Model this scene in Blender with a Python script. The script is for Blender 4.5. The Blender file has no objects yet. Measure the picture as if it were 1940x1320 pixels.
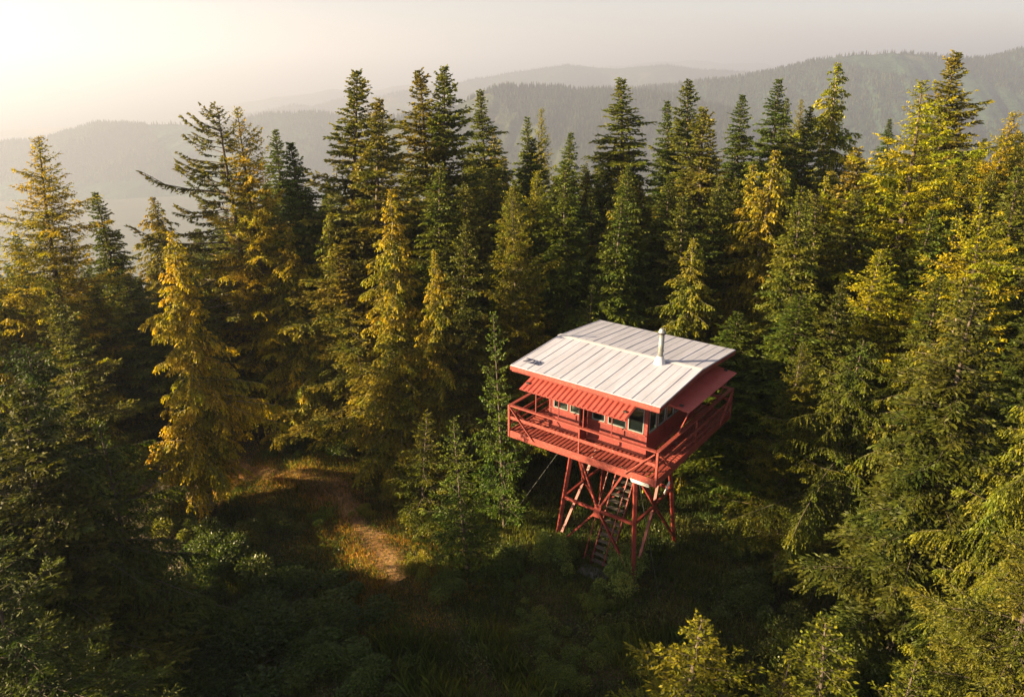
import bpy, math, random
import numpy as np
from mathutils import Vector, Matrix

SC = bpy.context.scene
COL = SC.collection
# ------------------------------------------------------------------ camera
CAM_H, PITCH, FPX = 19.92, math.radians(20.8), 1400.0
cd = bpy.data.cameras.new('camera'); cam = bpy.data.objects.new('camera', cd); COL.objects.link(cam)
cd.sensor_width = 36.0; cd.lens = 36.0 * FPX / 1940.0; cd.clip_start = 0.1; cd.clip_end = 60000
cam.location = (0, 0, CAM_H); cam.rotation_euler = (math.pi/2 - PITCH, 0, 0)
SC.camera = cam
# ------------------------------------------------------------------ light
SUN_AZ, SUN_EL = math.radians(-101), math.radians(17.5)      # azimuth from the view direction (+Y), left is negative
sd = Vector((math.sin(SUN_AZ)*math.cos(SUN_EL), math.cos(SUN_AZ)*math.cos(SUN_EL), math.sin(SUN_EL)))
ld = bpy.data.lights.new('sun', 'SUN'); ld.energy = 5.0; ld.angle = math.radians(0.6); ld.color = (1.0, 0.75, 0.43)
sun = bpy.data.objects.new('sun', ld); COL.objects.link(sun)
sun.rotation_euler = (-sd).to_track_quat('-Z', 'Y').to_euler()
w = bpy.data.worlds.new('World'); SC.world = w; w.use_nodes = True
nt = w.node_tree; bg = nt.nodes['Background']
sky = nt.nodes.new('ShaderNodeTexSky'); sky.sky_type = 'NISHITA'; sky.sun_disc = False
sky.sun_elevation = SUN_EL; sky.sun_rotation = SUN_AZ; sky.altitude = 1200
sky.air_density = 1.0; sky.dust_density = 2.5; sky.ozone_density = 0.3
tint = nt.nodes.new('ShaderNodeMixRGB'); tint.blend_type = 'MULTIPLY'; tint.inputs[0].default_value = 1.0
tint.inputs[2].default_value = (0.66, 0.61, 0.60, 1)
hs = nt.nodes.new('ShaderNodeHueSaturation'); hs.inputs['Saturation'].default_value = 0.55
nt.links.new(sky.outputs[0], hs.inputs['Color']); nt.links.new(hs.outputs[0], tint.inputs[1]); nt.links.new(tint.outputs[0], bg.inputs['Color'])
bg.inputs['Strength'].default_value = 0.05
SC.view_settings.view_transform = 'Standard'; SC.view_settings.look = 'None'
SC.view_settings.exposure = 2.5; SC.view_settings.gamma = 1.0
SC.render.engine = 'CYCLES'
SC.cycles.use_denoising = True
SC.cycles.max_bounces = 6; SC.cycles.diffuse_bounces = 3; SC.cycles.transmission_bounces = 4
SC.cycles.transparent_max_bounces = 8; SC.cycles.volume_bounces = 0
SC.cycles.sample_clamp_indirect = 4.0

# ------------------------------------------------------------------ helpers
def at(px, py, Y):
    a = (px-970)/FPX; b = -(py-660)/FPX
    r = (a, math.cos(PITCH)+b*math.sin(PITCH), -math.sin(PITCH)+b*math.cos(PITCH))
    k = Y/r[1]
    return Vector((r[0]*k, Y, CAM_H+r[2]*k))

def tag(o, label=None, cat=None, group=None, kind=None):
    if label: o['label'] = label
    if cat: o['category'] = cat
    if group: o['group'] = group
    if kind: o['kind'] = kind
    return o

def empty(name, loc, rz=0.0):
    o = bpy.data.objects.new(name, None); COL.objects.link(o)
    o.location = loc; o.rotation_euler = (0, 0, rz); o.empty_display_size = 0.3
    return o

def link_mesh(name, me, mat, parent=None):
    if mat and not me.materials: me.materials.append(mat)
    o = bpy.data.objects.new(name, me); COL.objects.link(o)
    if parent: o.parent = parent
    return o

def mesh_np(name, V, F, attr=None, smooth=False):
    """V (n,3); F (m,4) quads as arrays."""
    me = bpy.data.meshes.new(name)
    V = np.asarray(V, dtype=np.float32); F = np.asarray(F, dtype=np.int32)
    k = F.shape[1]
    me.vertices.add(len(V)); me.vertices.foreach_set('co', V.ravel())
    me.loops.add(F.size); me.loops.foreach_set('vertex_index', F.ravel())
    me.polygons.add(len(F)); me.polygons.foreach_set('loop_start', np.arange(0, F.size, k, dtype=np.int32))
    me.polygons.foreach_set('loop_total', np.full(len(F), k, dtype=np.int32))
    if attr is not None:
        a = me.attributes.new('tone', 'FLOAT', 'POINT'); a.data.foreach_set('value', np.asarray(attr, dtype=np.float32))
    if smooth: me.polygons.foreach_set('use_smooth', np.ones(len(F), dtype=bool))
    me.update(calc_edges=True); me.validate()
    return me

class MB:
    """collects boxes, beams and tubes, builds ONE mesh object"""
    def __init__(s): s.v = []; s.f = []
    def hexa(s, P):
        n = len(s.v); s.v += [tuple(p) for p in P]
        for f in ((0,3,2,1),(4,5,6,7),(0,1,5,4),(1,2,6,5),(2,3,7,6),(3,0,4,7)): s.f.append(tuple(n+i for i in f))
        return s
    def box(s, x0, x1, y0, y1, z0, z1):
        return s.hexa([(x0,y0,z0),(x1,y0,z0),(x1,y1,z0),(x0,y1,z0),(x0,y0,z1),(x1,y0,z1),(x1,y1,z1),(x0,y1,z1)])
    def beam(s, p, q, a, b, up=(0,0,1)):
        p = Vector(p); q = Vector(q); d = (q-p).normalized(); up = Vector(up)
        x = d.cross(up)
        if x.length < 1e-4: x = d.cross(Vector((0,1,0)))
        x.normalize(); y = x.cross(d).normalized()
        x *= a/2; y *= b/2
        return s.hexa([p-x-y, p+x-y, p+x+y, p-x+y, q-x-y, q+x-y, q+x+y, q-x+y])
    def tube(s, p, q, r0, r1=None, n=12, cap=True):
        p = Vector(p); q = Vector(q); r1 = r0 if r1 is None else r1
        d = (q-p).normalized(); x = d.orthogonal().normalized(); y = d.cross(x)
        b = len(s.v)
        for c, r in ((p, r0), (q, r1)):
            for i in range(n):
                t = 2*math.pi*i/n; s.v.append(tuple(c+x*(r*math.cos(t))+y*(r*math.sin(t))))
        for i in range(n): j = (i+1) % n; s.f.append((b+i, b+j, b+n+j, b+n+i))
        if cap: s.f.append(tuple(b+i for i in reversed(range(n)))); s.f.append(tuple(b+n+i for i in range(n)))
        return s
    def build(s, name, mat, parent=None, bevel=0.0):
        me = bpy.data.meshes.new(name); me.from_pydata(s.v, [], s.f); me.update()
        o = link_mesh(name, me, mat, parent)
        if bevel:
            m = o.modifiers.new('bevel', 'BEVEL'); m.width = bevel; m.segments = 1; m.limit_method = 'ANGLE'
        return o

# ------------------------------------------------------------------ materials
def new_mat(name):
    m = bpy.data.materials.new(name); m.use_nodes = True; t = m.node_tree
    return m, t, t.nodes['Principled BSDF'], t.nodes['Material Output']
def nd(t, typ, **kw):
    n = t.nodes.new(typ)
    for k, v in kw.items(): setattr(n, k, v)
    return n
def ramp(t, fac, stops):
    r = nd(t, 'ShaderNodeValToRGB'); e = r.color_ramp.elements
    while len(e) < len(stops): e.new(0.5)
    for i, (p, c) in enumerate(stops): e[i].position = p; e[i].color = (*c, 1)
    t.links.new(fac, r.inputs[0]); return r.outputs[0]
def noise(t, scale, detail=4, coord='Object', rough=0.55, stretch=None):
    tc = nd(t, 'ShaderNodeTexCoord'); n = nd(t, 'ShaderNodeTexNoise')
    n.inputs['Scale'].default_value = scale; n.inputs['Detail'].default_value = detail; n.inputs['Roughness'].default_value = rough
    if stretch:
        mp = nd(t, 'ShaderNodeMapping'); mp.inputs['Scale'].default_value = stretch
        t.links.new(tc.outputs[coord], mp.inputs[0]); t.links.new(mp.outputs[0], n.inputs['Vector'])
    else: t.links.new(tc.outputs[coord], n.inputs['Vector'])
    return n.outputs['Fac']
def mixc(t, fac, a, b, mode='MIX'):
    m = nd(t, 'ShaderNodeMixRGB', blend_type=mode)
    for i, v in ((0, fac), (1, a), (2, b)):
        if isinstance(v, (int, float)): m.inputs[i].default_value = v
        elif isinstance(v, tuple): m.inputs[i].default_value = (*v, 1)
        else: t.links.new(v, m.inputs[i])
    return m.outputs[0]
def bump(t, fac, strength, dist, b):
    n = nd(t, 'ShaderNodeBump'); n.inputs['Strength'].default_value = strength; n.inputs['Distance'].default_value = dist
    t.links.new(fac, n.inputs['Height']); t.links.new(n.outputs[0], b.inputs['Normal'])

def painted(name, c1, c2, rough=0.55, scale=3.0, bmp=0.15, stretch=None, wear=None):
    m, t, b, o = new_mat(name)
    n1 = noise(t, scale, 8, stretch=stretch, rough=0.65)
    c = ramp(t, n1, [(0.3, c1), (0.7, c2)])
    if wear:
        n2 = noise(t, scale*4, 8, rough=0.7); k = ramp(t, n2, [(0.56, (0,0,0)), (0.70, (.8,.8,.8))])
        c = mixc(t, k, c, wear)
    t.links.new(c, b.inputs['Base Color']); b.inputs['Roughness'].default_value = rough
    bump(t, noise(t, scale*10, 5, stretch=stretch), bmp, 0.01, b)
    return m

def leaf_mat(name, dark, light, trans=0.35, rough=0.6, spec=0.25):
    m, t, b, o = new_mat(name)
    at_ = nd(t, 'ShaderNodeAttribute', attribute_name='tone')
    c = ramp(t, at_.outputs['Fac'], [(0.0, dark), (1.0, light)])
    vn = noise(t, 0.55, 3, 'Object', 0.6); c = mixc(t, 1.0, c, ramp(t, vn, [(0.35, (0.62, 0.85, 0.9)), (0.62, (1.15, 1.05, 1.0))]), 'MULTIPLY')
    oi = nd(t, 'ShaderNodeObjectInfo')
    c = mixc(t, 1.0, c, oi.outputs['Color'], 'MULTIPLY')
    t.links.new(c, b.inputs['Base Color']); b.inputs['Roughness'].default_value = rough
    b.inputs['Specular IOR Level'].default_value = spec
    tr = nd(t, 'ShaderNodeBsdfTranslucent'); tc = mixc(t, 1.0, c, (1.35, 1.4, 0.5), 'MULTIPLY')
    t.links.new(tc, tr.inputs['Color'])
    mx = nd(t, 'ShaderNodeMixShader'); mx.inputs[0].default_value = trans
    t.links.new(b.outputs[0], mx.inputs[1]); t.links.new(tr.outputs[0], mx.inputs[2]); t.links.new(mx.outputs[0], o.inputs['Surface'])
    return m

M = {}
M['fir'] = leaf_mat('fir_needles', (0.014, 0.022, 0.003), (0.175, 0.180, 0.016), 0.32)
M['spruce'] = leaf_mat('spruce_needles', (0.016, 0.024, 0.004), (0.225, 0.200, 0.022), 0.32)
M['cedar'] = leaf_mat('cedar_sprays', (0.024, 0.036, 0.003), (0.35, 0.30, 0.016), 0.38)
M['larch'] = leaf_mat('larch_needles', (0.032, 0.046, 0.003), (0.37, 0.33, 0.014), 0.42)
M['shrub'] = leaf_mat('shrub_leaves', (0.030, 0.046, 0.009), (0.19, 0.205, 0.050), 0.35, 0.45, 0.4)
M['grass'] = leaf_mat('grass_blades', (0.034, 0.058, 0.008), (0.170, 0.185, 0.030), 0.4)
M['bark'] = painted('conifer_bark', (0.040, 0.030, 0.022), (0.11, 0.085, 0.06), 0.9, 6, 0.8, (1, 1, 0.25))
M['pale_bark'] = painted('pale_cedar_bark', (0.10, 0.075, 0.05), (0.26, 0.21, 0.15), 0.85, 6, 0.6, (1, 1, 0.2))
M['red'] = painted('weathered_red_paint', (0.10, 0.012, 0.010), (0.20, 0.027, 0.022), 0.6, 2.5, 0.25, wear=(0.30, 0.10, 0.075))
M['deck'] = painted('red_deck_boards', (0.15, 0.022, 0.016), (0.24, 0.041, 0.028), 0.65, 5, 0.4, wear=(0.42, 0.22, 0.15))
M['steel'] = painted('red_tower_steel', (0.12, 0.016, 0.013), (0.20, 0.031, 0.023), 0.5, 4, 0.2, wear=(0.28, 0.09, 0.05))
M['shutter'] = painted('red_corrugated_metal', (0.30, 0.055, 0.045), (0.40, 0.088, 0.072), 0.38, 2, 0.05)
M['roof'] = painted('white_metal_roofing', (0.30, 0.31, 0.38), (0.43, 0.445, 0.55), 0.45, 2.2, 0.03, (1.6, 0.18, 1), wear=(0.34, 0.29, 0.26))
M['roof_trim'] = painted('white_ridge_metal', (0.42, 0.43, 0.48), (0.50, 0.51, 0.56), 0.35, 2, 0.03)
M['galv'] = painted('galvanised_flue', (0.14, 0.15, 0.15), (0.26, 0.27, 0.26), 0.35, 4, 0.05)
M['galv'].node_tree.nodes['Principled BSDF'].inputs['Metallic'].default_value = 0.4
M['trim'] = painted('pale_window_paint', (0.15, 0.19, 0.19), (0.26, 0.30, 0.29), 0.5, 4, 0.1)
M['white'] = painted('white_paint', (0.70, 0.69, 0.66), (0.80, 0.79, 0.76), 0.5, 4, 0.05)
M['inside'] = painted('cab_interior_boards', (0.16, 0.11, 0.07), (0.24, 0.17, 0.11), 0.7, 4, 0.2)
M['tread'] = painted('grey_wood_tread', (0.07, 0.06, 0.05), (0.14, 0.12, 0.10), 0.85, 5, 0.5, wear=(0.3, 0.27, 0.2))
M['concrete'] = painted('concrete', (0.09, 0.088, 0.078), (0.16, 0.155, 0.14), 0.9, 3, 0.15)
M['navy'] = painted('navy_roof_paint', (0.020, 0.028, 0.07), (0.035, 0.045, 0.10), 0.5, 4, 0.02)
M['black'] = painted('black_metal', (0.02, 0.02, 0.02), (0.035, 0.03, 0.03), 0.5, 4, 0.02)
M['wire'] = painted('steel_cable', (0.05, 0.055, 0.05), (0.10, 0.11, 0.10), 0.4, 4, 0.02)
def glass_mat():
    m, t, b, o = new_mat('window_glass')
    b.inputs['Base Color'].default_value = (0.01, 0.015, 0.015, 1); b.inputs['Roughness'].default_value = 0.04
    tr = nd(t, 'ShaderNodeBsdfTransparent'); tr.inputs[0].default_value = (0.85, 0.9, 0.88, 1)
    mx = nd(t, 'ShaderNodeMixShader'); mx.inputs[0].default_value = 0.55
    t.links.new(b.outputs[0], mx.inputs[1]); t.links.new(tr.outputs[0], mx.inputs[2]); t.links.new(mx.outputs[0], o.inputs['Surface'])
    return m
M['glass'] = glass_mat()
def ground_mat():
    m, t, b, o = new_mat('forest_floor')
    n1 = noise(t, 0.35, 8, 'Object', 0.65); n2 = noise(t, 3.0, 8, 'Object', 0.7)
    c = ramp(t, n1, [(0.35, (0.030, 0.032, 0.012)), (0.55, (0.080, 0.058, 0.028)), (0.75, (0.18, 0.115, 0.06))])
    c2 = ramp(t, n2, [(0.35, (0.45, 0.42, 0.36)), (0.65, (1.25, 1.15, 1.0))])
    c = mixc(t, 1.0, c, c2, 'MULTIPLY')
    ge = nd(t, 'ShaderNodeNewGeometry'); ln_ = nd(t, 'ShaderNodeVectorMath', operation='LENGTH'); t.links.new(ge.outputs['Position'], ln_.inputs[0])
    mr = nd(t, 'ShaderNodeMapRange'); mr.inputs[1].default_value = 60; mr.inputs[2].default_value = 110; t.links.new(ln_.outputs['Value'], mr.inputs[0])
    nf = noise(t, 0.01, 8, 'Object', 0.7); far = ramp(t, nf, [(0.35, (0.018, 0.030, 0.012)), (0.65, (0.055, 0.065, 0.025))])   # wooded valley floor
    c = mixc(t, mr.outputs[0], c, far)
    t.links.new(c, b.inputs['Base Color']); b.inputs['Roughness'].default_value = 0.95
    bump(t, n2, 0.8, 0.12, b); return m
M['ground'] = ground_mat()
def hill_mat(name, c1, c2, bare, k0, scale):
    m, t, b, o = new_mat(name)
    n1 = noise(t, scale, 6, 'Object', 0.6); n2 = noise(t, scale*12, 6, 'Object', 0.7)
    c = ramp(t, n2, [(0.35, c1), (0.65, c2)])
    k = ramp(t, n1, [(k0, (0,0,0)), (k0+0.05, (1,1,1))])
    c = mixc(t, k, c, bare)
    t.links.new(c, b.inputs['Base Color']); b.inputs['Roughness'].default_value = 1.0
    b.inputs['Specular IOR Level'].default_value = 0.0
    bump(t, n2, 1.0, 25.0, b); return m

# ------------------------------------------------------------------ terrain
def smooth(a, b, x):
    t = np.clip((x-a)/(b-a), 0, 1); return t*t*(3-2*t)
def T(x, y):
    x = np.asarray(x, float); y = np.asarray(y, float)
    u = 0.25*np.sin(x*0.31+1.3)*np.cos(y*0.27) + 0.12*np.sin(x*0.9+y*0.7)
    near = np.exp(-((x-4.6)**2+(y-27.5)**2)/60.0)
    u = u*(1-near)
    right = smooth(5, 45, x)
    f = np.maximum(0, y-(48+45*right))
    drop = f*(0.34-0.14*right)
    l = np.maximum(0, -x-24); drop = drop + l*0.33
    b = np.maximum(0, -y-10); drop = drop + b*0.3
    r = np.maximum(0, x-60); drop = drop + r*0.2
    drop = 430*(1-np.exp(-drop/430))
    return u*np.exp(-drop/40) - drop

rng = np.random.default_rng(7)
nr, na = 210, 240
rr = np.concatenate([[0.0], 1.5*np.power(30000/1.5, np.linspace(0, 1, nr-1))])
aa = np.linspace(0, 2*math.pi, na, endpoint=False)
R_, A_ = np.meshgrid(rr, aa, indexing='ij')
X_ = R_*np.sin(A_); Y_ = R_*np.cos(A_)+14.0
Z_ = T(X_, Y_)
Vg = np.stack([X_, Y_, Z_], -1).reshape(-1, 3)
i, j = np.meshgrid(np.arange(nr-1), np.arange(na), indexing='ij'); j2 = (j+1) % na
Fg = np.stack([i*na+j, (i+1)*na+j, (i+1)*na+j2, i*na+j2], -1).reshape(-1, 4)[:, ::-1]
g = link_mesh('ground', mesh_np('ground', Vg, Fg, smooth=True), M['ground']); tag(g, kind='structure')

# the worn dirt trail, a sheet just above the forest floor
def trail_sheet():
    P = np.array([(-15.5,34.8),(-13,34),(-10,33),(-8,30.8),(-6.5,28),(-5.3,26.2),(-4.6,25.2)], float)
    t = np.linspace(0, len(P)-1, 150); C = np.stack([np.interp(t, np.arange(len(P)), P[:, 0]), np.interp(t, np.arange(len(P)), P[:, 1])], -1)
    for _ in range(12): C[1:-1] = (C[:-2]+C[2:]+2*C[1:-1])/4
    d = np.gradient(C, axis=0); d /= np.linalg.norm(d, axis=1)[:, None]; n_ = np.stack([-d[:, 1], d[:, 0]], -1)
    wl = .85+.3*np.sin(t*3.1)+.2*np.sin(t*9.7+1); wr = .85+.3*np.sin(t*2.7+2)+.2*np.sin(t*8.3); K = 9; rows = []
    for k in range(K):
        q = -1+2*k/(K-1); o = np.where(q < 0, q*wl, q*wr); X = C+n_*o[:, None]
        rows.append(np.concatenate([X, (T(X[:, 0], X[:, 1])+0.045-0.06*abs(q)**4)[:, None]], 1))
    V = np.concatenate(rows); i, j = np.meshgrid(np.arange(K-1), np.arange(149), indexing='ij'); N = 150
    F = np.stack([i*N+j, i*N+j+1, (i+1)*N+j+1, (i+1)*N+j], -1).reshape(-1, 4)[:, ::-1]
    m, t_, b, o = new_mat('trail_dirt'); n1 = noise(t_, 1.6, 8, 'Object', .7); n2 = noise(t_, 9, 6, 'Object', .7)
    c = ramp(t_, n1, [(0.32, (0.13, 0.075, 0.03)), (0.5, (0.30, 0.17, 0.075)), (0.68, (0.42, 0.26, 0.13))]); c2 = ramp(t_, n2, [(0.35, (.6, .55, .5)), (0.6, (1.1, 1.05, 1))])
    t_.links.new(mixc(t_, 1.0, c, c2, 'MULTIPLY'), b.inputs['Base Color']); b.inputs['Roughness'].default_value = 1; bump(t_, n2, .9, .06, b)
    tag(link_mesh('trail', mesh_np('trail', V, F, smooth=True), m), kind='structure')
trail_sheet()

# hills: real ridges kilometres away, each with its own crest line, flanks and gullies
def fbm(x, seed, octs=5, f0=1.0):
    r = np.random.default_rng(seed); s = 0; a = 1.0
    for k in range(octs):
        s = s + a*np.sin(x*f0*(2.03**k)+r.uniform(0, 6.28)); a *= 0.55
    return s
def hill(name, pts, dist, slope, mat, seed, gully=22.0, trees=0, crest_trees=0, base=-430, tw=(9, 20), bowl=0.0):
    px = np.array([p[0] for p in pts], float); py = np.array([p[1] for p in pts], float)
    N, Mr = 420, 64
    X = np.linspace(px[0], px[-1], N); Yp = np.interp(X, px, py)
    dst = dist*(1+0.05*np.sin(np.linspace(0, 5, N)+seed))
    C = np.array([at(a, b, d) for a, b, d in zip(X, Yp, dst)])
    C[:, 2] += fbm(np.linspace(0, 40, N), seed, 4)*dist*0.0006
    rows = []
    span = np.linspace(0, 1, Mr)
    for k, s in enumerate(span):
        back = 0.25
        q = (s-back)/(1-back) if s > back else (s-back)/back          # -1..0 back flank, 0..1 front flank
        hgt = C[:, 2]-base
        run = hgt/slope
        off = q*run
        fall = np.abs(q)**1.15
        gz = gully*fbm(X*0.02+q*3.0, seed+5, 5, 1.3)*np.sin(min(1, abs(q))*math.pi)
        rows.append(np.stack([C[:, 0], C[:, 1]-off, C[:, 2]-fall*hgt+gz], -1))
    V = np.concatenate(rows); i, j = np.meshgrid(np.arange(Mr-1), np.arange(N-1), indexing='ij')
    F = np.stack([i*N+j, i*N+j+1, (i+1)*N+j+1, (i+1)*N+j], -1).reshape(-1, 4)
    o = link_mesh(name, mesh_np(name, V, F, smooth=True), mat); tag(o, kind='structure')
    G = V.reshape(Mr, N, 3)
    if trees:
        r = np.random.default_rng(seed+9)
        a = 14+np.power(r.random(trees), 1.3)*38; b = r.random(trees)*(N-2)
        if crest_trees:
            a = np.concatenate([a, np.full(crest_trees, 15.9)+r.normal(0, 0.5, crest_trees)]); b = np.concatenate([b, r.random(crest_trees)*(N-2)])
        ai = a.astype(int); bi = b.astype(int); fa = (a-ai)[:, None]; fb = (b-bi)[:, None]
        P = (G[ai, bi]*(1-fa)*(1-fb)+G[ai+1, bi]*fa*(1-fb)+G[ai, bi+1]*(1-fa)*fb+G[ai+1, bi+1]*fa*fb)
        keep = fbm(P[:, 0]*0.004+P[:, 1]*0.003, seed+3, 3) > -0.9+bowl
        keep |= np.arange(len(P)) >= trees
        P = P[keep]; n = len(P); h = r.uniform(tw[0], tw[1], n); rad = h*r.uniform(0.16, 0.26, n)
        ang = np.array([0, 2.094, 4.189])
        ring = np.stack([np.cos(ang), np.sin(ang)], -1)
        VV = np.zeros((n, 4, 3)); VV[:, 0] = P; VV[:, 0, 2] += h
        for k in range(3): VV[:, k+1] = P; VV[:, k+1, 0] += ring[k, 0]*rad; VV[:, k+1, 1] += ring[k, 1]*rad; VV[:, k+1, 2] -= 1
        b0 = (np.arange(n)*4)[:, None]
        FF = np.concatenate([b0+np.array([0, 1, 2]), b0+np.array([0, 2, 3]), b0+np.array([0, 3, 1])])
        tone = np.repeat(r.random(n)**2*0.45, 4)
        t = link_mesh('distant_forest', mesh_np('distant_forest', VV.reshape(-1, 3), FF, tone), M['fir'])
        tag(t, kind='stuff')
    return o
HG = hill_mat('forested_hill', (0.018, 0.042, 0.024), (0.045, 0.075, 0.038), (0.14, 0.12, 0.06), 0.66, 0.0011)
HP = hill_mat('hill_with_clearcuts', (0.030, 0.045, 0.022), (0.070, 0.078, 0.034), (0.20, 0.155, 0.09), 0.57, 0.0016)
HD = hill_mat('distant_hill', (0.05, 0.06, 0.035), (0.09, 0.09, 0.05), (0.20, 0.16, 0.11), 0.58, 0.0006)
hill('forested_hill', [(1120,185),(1190,170),(1300,158),(1400,148),(1480,131),(1560,112),(1620,104),(1680,100),(1760,106),(1830,112),(1885,108),(1940,94),(2100,70),(2400,60)], 3000, 0.42, HG, 3, 18, 24000, 700)
hill('clearcut_hill', [(700,232),(800,216),(870,196),(910,180),(935,170),(965,163),(1050,167),(1120,171),(1200,172),(1300,186),(1400,215)], 2300, 0.45, HP, 11, 14, 12000, 420, bowl=0.25)
hill('mesa_hill', [(-500,330),(-200,300),(0,274),(100,258),(180,235),(330,235),(420,241),(500,216),(600,214),(700,232),(800,250)], 3000, 0.40, HG, 17, 14, 16000, 500)
hill('rounded_hill', [(560,215),(640,190),(720,182),(800,166),(880,154),(960,140),(1020,130),(1075,124),(1130,129),(1200,128),(1260,124),(1330,132),(1400,136),(1520,150)], 5600, 0.4, HP, 23, 26, 12000, 400, bowl=0.3)
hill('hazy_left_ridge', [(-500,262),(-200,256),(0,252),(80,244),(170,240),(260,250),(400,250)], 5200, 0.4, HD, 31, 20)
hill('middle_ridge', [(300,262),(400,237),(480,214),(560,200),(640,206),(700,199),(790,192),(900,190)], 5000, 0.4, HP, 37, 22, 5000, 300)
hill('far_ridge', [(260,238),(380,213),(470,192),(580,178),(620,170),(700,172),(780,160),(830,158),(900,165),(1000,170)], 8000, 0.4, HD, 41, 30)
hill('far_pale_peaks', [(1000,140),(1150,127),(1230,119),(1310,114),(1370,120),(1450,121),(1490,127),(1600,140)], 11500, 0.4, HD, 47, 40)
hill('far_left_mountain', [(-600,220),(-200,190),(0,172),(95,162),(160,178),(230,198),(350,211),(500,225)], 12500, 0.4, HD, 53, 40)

# haze: even, inside a closed box, sky outside it
def haze():
    m, t, b, o = new_mat('haze_air'); t.nodes.remove(b)
    v = nd(t, 'ShaderNodeVolumePrincipled'); v.inputs['Color'].default_value = (0.64, 0.72, 0.94, 1)
    v.inputs['Density'].default_value = 2.9e-4; v.inputs['Anisotropy'].default_value = 0.40
    t.links.new(v.outputs[0], o.inputs['Volume'])
    mb = MB(); mb.box(-31500, 31500, -31500, 31500, -440, CAM_H+260)
    h = mb.build('haze', m); tag(h, kind='stuff'); h.display_type = 'WIRE'
haze()

# ------------------------------------------------------------------ conifers
def norm(a): return a/np.maximum(np.linalg.norm(a, axis=-1, keepdims=True), 1e-9)
def tubes(P, Rr, n=3):
    """P (b,k,3) polylines, Rr (b,k) radii -> verts, quads"""
    b, k, _ = P.shape
    d = np.empty_like(P); d[:, 1:-1] = P[:, 2:]-P[:, :-2]; d[:, 0] = P[:, 1]-P[:, 0]; d[:, -1] = P[:, -1]-P[:, -2]; d = norm(d)
    up = np.where(np.abs(d[..., 2:3]) > 0.8, np.array([1.0, 0, 0]), np.array([0, 0, 1.0]))
    x = norm(np.cross(d, up)); y = np.cross(d, x)
    ang = np.arange(n)*2*math.pi/n
    V = P[:, :, None]+Rr[:, :, None, None]*(x[:, :, None]*np.cos(ang)[:, None]+y[:, :, None]*np.sin(ang)[:, None])
    idx = np.arange(b*k*n).reshape(b, k, n); nx = np.roll(idx, -1, axis=2)
    F = np.stack([idx[:, :-1], nx[:, :-1], nx[:, 1:], idx[:, 1:]], -1).reshape(-1, 4)
    return V.reshape(-1, 3), F

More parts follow.
